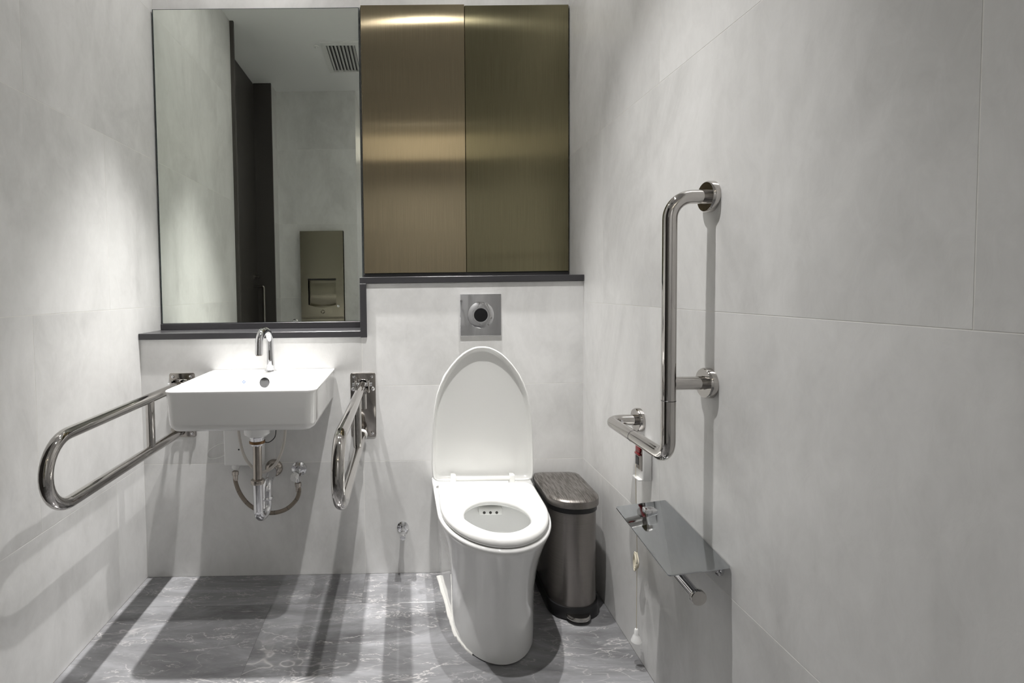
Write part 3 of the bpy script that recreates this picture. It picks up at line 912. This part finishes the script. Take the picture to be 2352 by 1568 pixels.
rings(bm, [[(x, y, 0.014) for x, y in pp], [(x, y, 0.022) for x, y in pp], [(bcx + (x - bcx) * 0.94, y + 0.002, 0.0265) for x, y in pp]])
obj('pedal', bm, 'steel', bn)

# ================================================================== L-shaped grab bar on the right wall
gx, gy, ztop, zmid, zlow, yend = 0.628, -0.889, 1.389, 0.946, 0.764, -0.520
lb = thing('angled_grab_bar', 'polished steel L-shaped grab bar on the right wall', 'grab bar', (XR, gy, zlow))
bm = bm_new(); tube(bm, [(XR - 0.012, gy, ztop), (gx, gy, ztop), (gx, gy, zlow), (gx, yend, zlow), (XR - 0.012, yend, zlow)], 0.0165, [0, 0.052, 0.045, 0.042, 0], 28, nf=12)
obj('bar', bm, 'steel', lb)
bm = bm_new(); tube(bm, [(gx + 0.010, gy, zmid), (XR - 0.012, gy, zmid)], 0.0158, 0, 24)
obj('mid_arm', bm, 'steel', lb)
for y, z in ((gy, ztop), (gy, zmid), (yend, zlow)):
    bm = bm_new(); lathe(bm, [(0.0365, 0.0005), (0.0365, 0.013), (0.034, 0.0165), (0.0168, 0.0170), (0.0168, 0.021), (0.0160, 0.021)], (XR, y, z), (-1, 0, 0), 40)
    obj('wall_flange', bm, 'steel', lb)
for p, ax in (((gx, gy, 0.905), (0, 0, 1)), ((gx, -0.70, zlow), (0, 1, 0))):
    bm = bm_new(); lathe(bm, [(0.0165, -0.0008), (0.0169, -0.0004), (0.0169, 0.0004), (0.0165, 0.0008)], p, ax, 28)
    obj('joint_line', bm, 'black', lb)
bm = bm_new(); lathe(bm, [(0.005, 0), (0.0045, 0.002), (0, 0.003)], (0.662, yend - 0.0165, zlow), (0, -1, 0), 12)
obj('screw', bm, 'chrome', lb)

# ================================================================== emergency pull-cord alarm
ay0, ay1, ax = -0.598, -0.550, 0.700
al = thing('pull_cord_alarm', 'white emergency alarm box with red button under the L-shaped grab bar', 'alarm', (XR, -0.574, 0.60))
bm = bm_new(); box(bm, ax, XR - 0.0005, ay0 - 0.004, ay1 + 0.004, 0.598, 0.722, 0.005, 3)
ab = obj('alarm_box', bm, 'plastic', al)
bm = bm_new(); box(bm, ax - 0.0018, ax + 0.001, ay0 + 0.002, ay1 - 0.002, 0.628, 0.716, 0.0006, 1)
obj('face_plate', bm, 'satin', al)
bm = bm_new(); box(bm, ax - 0.0028, ax - 0.0016, ay0 + 0.024, ay1 - 0.006, 0.640, 0.664)
obj('dark_window', bm, 'black', al, 0)
bm = bm_new(); lathe(bm, [(0.014, 0), (0.015, 0.002), (0.013, 0.004), (0.008, 0.005), (0, 0.0052)], (ax - 0.0018, -0.574, 0.690), (-1, 0, 0), 24)
rb = obj('alarm_button', bm, 'red', al)
bm = bm_new(); box(bm, ax - 0.008, ax - 0.0022, ay0 + 0.010, ay1 - 0.008, 0.671, 0.678, 0.002, 2)
obj('reset_bar', bm, 'red', al)
bm = bm_new(); box(bm, ax - 0.012, ax + 0.006, ay0 + 0.002, ay1 - 0.002, 0.598, 0.603, 0.002, 1)
obj('cord_guide', bm, 'plastic', al)
cx_, cy_ = 0.6935, -0.566
bm = bm_new(); tube(bm, smooth_path([(cx_, cy_, 0.640), (cx_, cy_, 0.60), (cx_ + 0.004, cy_ + 0.004, 0.50), (cx_ + 0.008, cy_ + 0.008, 0.40), (cx_ + 0.010, cy_ + 0.010, 0.36), (cx_ + 0.010, cy_ + 0.012, 0.25), (cx_ + 0.010, cy_ + 0.013, 0.115)], 5), 0.0011, 0, 8)
cdo = obj('cord', bm, 'cream', al)
bm = bm_new()
rnd = random.Random(3)
for k in range(6):
    base = Vector((cx_ + 0.006 + rnd.uniform(-0.003, 0.004), cy_ + 0.010 + rnd.uniform(-0.004, 0.004), 0.358 + rnd.uniform(-0.008, 0.004)))
    wdt, ln = rnd.uniform(0.010, 0.026), rnd.uniform(0.036, 0.056)
    tube(bm, smooth_path([base, base + Vector((-0.003, -wdt, -ln * 0.5)), base + Vector((0, 0, -ln)), base + Vector((0.002, wdt * 0.6, -ln * 0.5)), base + Vector((0.0, 0.001, 0.002))], 5), 0.0017, 0, 6)
obj('cord_bundle', bm, 'cream', cdo)
bm = bm_new(); lathe(bm, [(0.004, 0.040), (0.0062, 0.037), (0.0066, 0.024), (0.0095, 0.018), (0.0150, 0.004), (0.0160, 0.0), (0.012, 0.0)], (cx_ + 0.010, cy_ + 0.013, 0.078), (0, 0, 1), 20)
obj('pull_bell', bm, 'plastic', al)

# ================================================================== toilet paper shelf
sh = thing('paper_shelf', 'mirror-polished steel shelf with paper rod low on the right wall', 'paper holder', (XR, -0.84, 0.5))
bm = bm_new()
xs0, xs1, y0_, y1_ = 0.585, 0.7255, -0.980, -0.683
def zs(x, y):                      # the plate sags a little, outwards and towards the room
    return 0.545 + (y - y0_) / (y1_ - y0_) * 0.032 - (XR - x) / 0.142 * 0.017
rr_ = rrect(xs0, xs1, y0_, y1_, (0.006, 0.004, 0.004, 0.006), 0, 4)
rings(bm, [[(x, y, zs(x, y) - 0.003) for x, y, _ in rr_], [(x, y, zs(x, y)) for x, y, _ in rr_]])
obj('shelf_plate', bm, 'shelf', sh, 30)
bm = bm_new()
lathe(bm, [(0.0185, 0.0005), (0.0185, 0.006), (0.011, 0.008), (0.011, 0.05)], (XR, -0.935, 0.520), (-1, 0, 0), 24)
obj('wall_mount', bm, 'chrome', sh)
bm = bm_new()
lathe(bm, [(0.0185, 0.0005), (0.0185, 0.006), (0.011, 0.008), (0.011, 0.05)], (XR, -0.740, 0.540), (-1, 0, 0), 24)
obj('wall_mount', bm, 'chrome', sh)
bm = bm_new(); box(bm, 0.646, 0.678, -0.738, -0.712, 0.470, 0.572, 0.003, 2)
obj('rod_arm', bm, 'chrome', sh)
bm = bm_new(); tube(bm, [(0.662, -0.725, 0.482), (0.662, -0.958, 0.466)], 0.0120, 0, 24)
obj('paper_rod', bm, 'chrome', sh)
bm = bm_new(); lathe(bm, [(0.0150, 0), (0.0185, 0.002), (0.0185, 0.008), (0.017, 0.010), (0, 0.0105)], (0.662, -0.958, 0.466), (0, -1, -0.07), 28)
obj('rod_end', bm, 'steel', sh)

# ================================================================== things seen only in the mirror
dp = thing('paper_towel_dispenser', 'brushed steel paper towel dispenser reflected in the mirror', 'dispenser', (-0.711, YF, 0.55))
DX0, DX1, DY = -0.895, -0.527, YF
NX0, NX1, NZ0, NZ1 = -0.832, -0.594, 1.055, 1.272
# face plate with an opening whose lower edge is curved
bm = bm_new()
n = 16
def face(yo):
    outer, inner = [], []
    for k in range(n + 1):
        inner.append((NX0 + (NX1 - NX0) * k / n, yo, NZ0 - 0.022 * sin(pi * k / n)))
        outer.append((DX0 + (DX1 - DX0) * k / n, yo, 0.55))
    inner += [(NX1, yo, NZ1), (NX0, yo, NZ1)]
    outer += [(DX1, yo, 1.686), (DX0, yo, 1.686)]
    return outer, inner
o1, i1 = face(DY + 0.060)
o0, i0 = face(DY + 0.0005)
rings(bm, [i0, i1, o1, o0], False, False)
obj('face_panel', bm, 'dispenser', dp, 0)
bm = bm_new(); box(bm, NX0 + 0.001, NX1 - 0.001, DY + 0.0006, DY + 0.002, NZ0 - 0.025, NZ1 - 0.001)
obj('niche_back', bm, 'dispenser', dp, 0)
bm = bm_new()
rings(bm, [[(NX0 + 0.012, DY + 0.012 + 0.012 * sin(pi * q / 10), NZ0 - 0.01 + (NZ1 - NZ0 - 0.02) * q / 10) for q in range(11)], [(NX1 - 0.004, DY + 0.012 + 0.012 * sin(pi * q / 10), NZ0 - 0.01 + (NZ1 - NZ0 - 0.02) * q / 10) for q in range(11)]], False, False, False)
obj('towel_flap', bm, 'dispenser', dp)
bm = bm_new(); box(bm, NX0 - 0.002, NX1 + 0.002, DY + 0.0598, DY + 0.0615, NZ1 - 0.006, NZ1 + 0.008, 0.0006, 1)
obj('slot', bm, 'black', dp, 0)
bm = bm_new(); tube(bm, [(DX0 + 0.004, DY + 0.058, 0.945), (DX1 - 0.004, DY + 0.058, 0.945)], 0.008, 0, 16)
obj('fold_lip', bm, 'dispenser', dp)
bm = bm_new(); lathe(bm, [(0.012, 0), (0.011, 0.003), (0.005, 0.004), (0, 0.002)], (-0.577, DY + 0.060, 1.043), (0, 1, 0), 18)
obj('lock', bm, 'chrome', dp)
bm = bm_new()
for k in range(3):                       # recycling mark: three chasing arrows
    a0 = 2 * pi * k / 3 + 0.3
    arc = [a0 + q * 0.24 for q in range(6)]
    c = (-0.711, 0.995)
    oo = [bm.verts.new((c[0] + 0.0155 * cos(a), DY + 0.0606, c[1] + 0.0155 * sin(a))) for a in arc]
    ii = [bm.verts.new((c[0] + 0.0115 * cos(a), DY + 0.0606, c[1] + 0.0115 * sin(a))) for a in arc]
    for q in range(5):
        bm.faces.new((oo[q], oo[q + 1], ii[q + 1], ii[q]))
    ae = arc[-1]
    t = [bm.verts.new((c[0] + r_ * cos(a), DY + 0.0606, c[1] + r_ * sin(a))) for r_, a in ((0.019, ae), (0.008, ae), (0.0135, ae + 0.5))]
    bm.faces.new(t)
obj('recycling_mark', bm, 'darkprint', dp, 0)

vt = thing('ceiling_vent', 'white slatted ceiling vent reflected at the top of the mirror', 'vent', (-0.43, -1.40, ZC))
VX0, VX1, VY0, VY1 = -0.565, -0.290, -1.655, -1.150
bm = bm_new()
fw = 0.036
def vf(i, z):
    return [(VX0 + i, VY0 + i, z), (VX1 - i, VY0 + i, z), (VX1 - i, VY1 - i, z), (VX0 + i, VY1 - i, z)]
rings(bm, [vf(0, ZC - 0.0005), vf(0.002, ZC - 0.010), vf(fw, ZC - 0.014), vf(fw, ZC - 0.0005)], False, False)
obj('vent_frame', bm, 'plastic', vt, 0)
bm = bm_new(); box(bm, VX0 + fw, VX1 - fw, VY0 + fw, VY1 - fw, ZC - 0.0015, ZC - 0.0006)
obj('vent_duct', bm, 'black', vt, 0)
nsl = 8
for k in range(nsl):
    xc = VX0 + fw + (VX1 - VX0 - 2 * fw) * (k + 0.5) / nsl
    bm = bm_new()
    q = [(xc - 0.0085, ZC - 0.0018), (xc - 0.0065, ZC - 0.0018), (xc + 0.0080, ZC - 0.0125), (xc + 0.0060, ZC - 0.0135)]
    rings(bm, [[(x, VY0 + fw, z) for x, z in q], [(x, VY1 - fw, z) for x, z in q]])
    obj('slat', bm, 'plastic', vt, 0)
sp = thing('sprinkler_cover', 'small round white cover on the ceiling beside the vent', 'sprinkler', (-0.60, -1.22, ZC))
bm = bm_new(); lathe(bm, [(0.020, 0.0005), (0.020, 0.004), (0.017, 0.007), (0, 0.008)], (-0.60, -1.22, ZC), (0, 0, -1), 24)
obj('cover_disc', bm, 'plastic', sp)
bm = bm_new(); lathe(bm, [(0.006, 0.006), (0.006, 0.016), (0.003, 0.018), (0, 0.018)], (-0.60, -1.22, ZC), (0, 0, -1), 16)
obj('cover_pin', bm, 'plastic', sp)
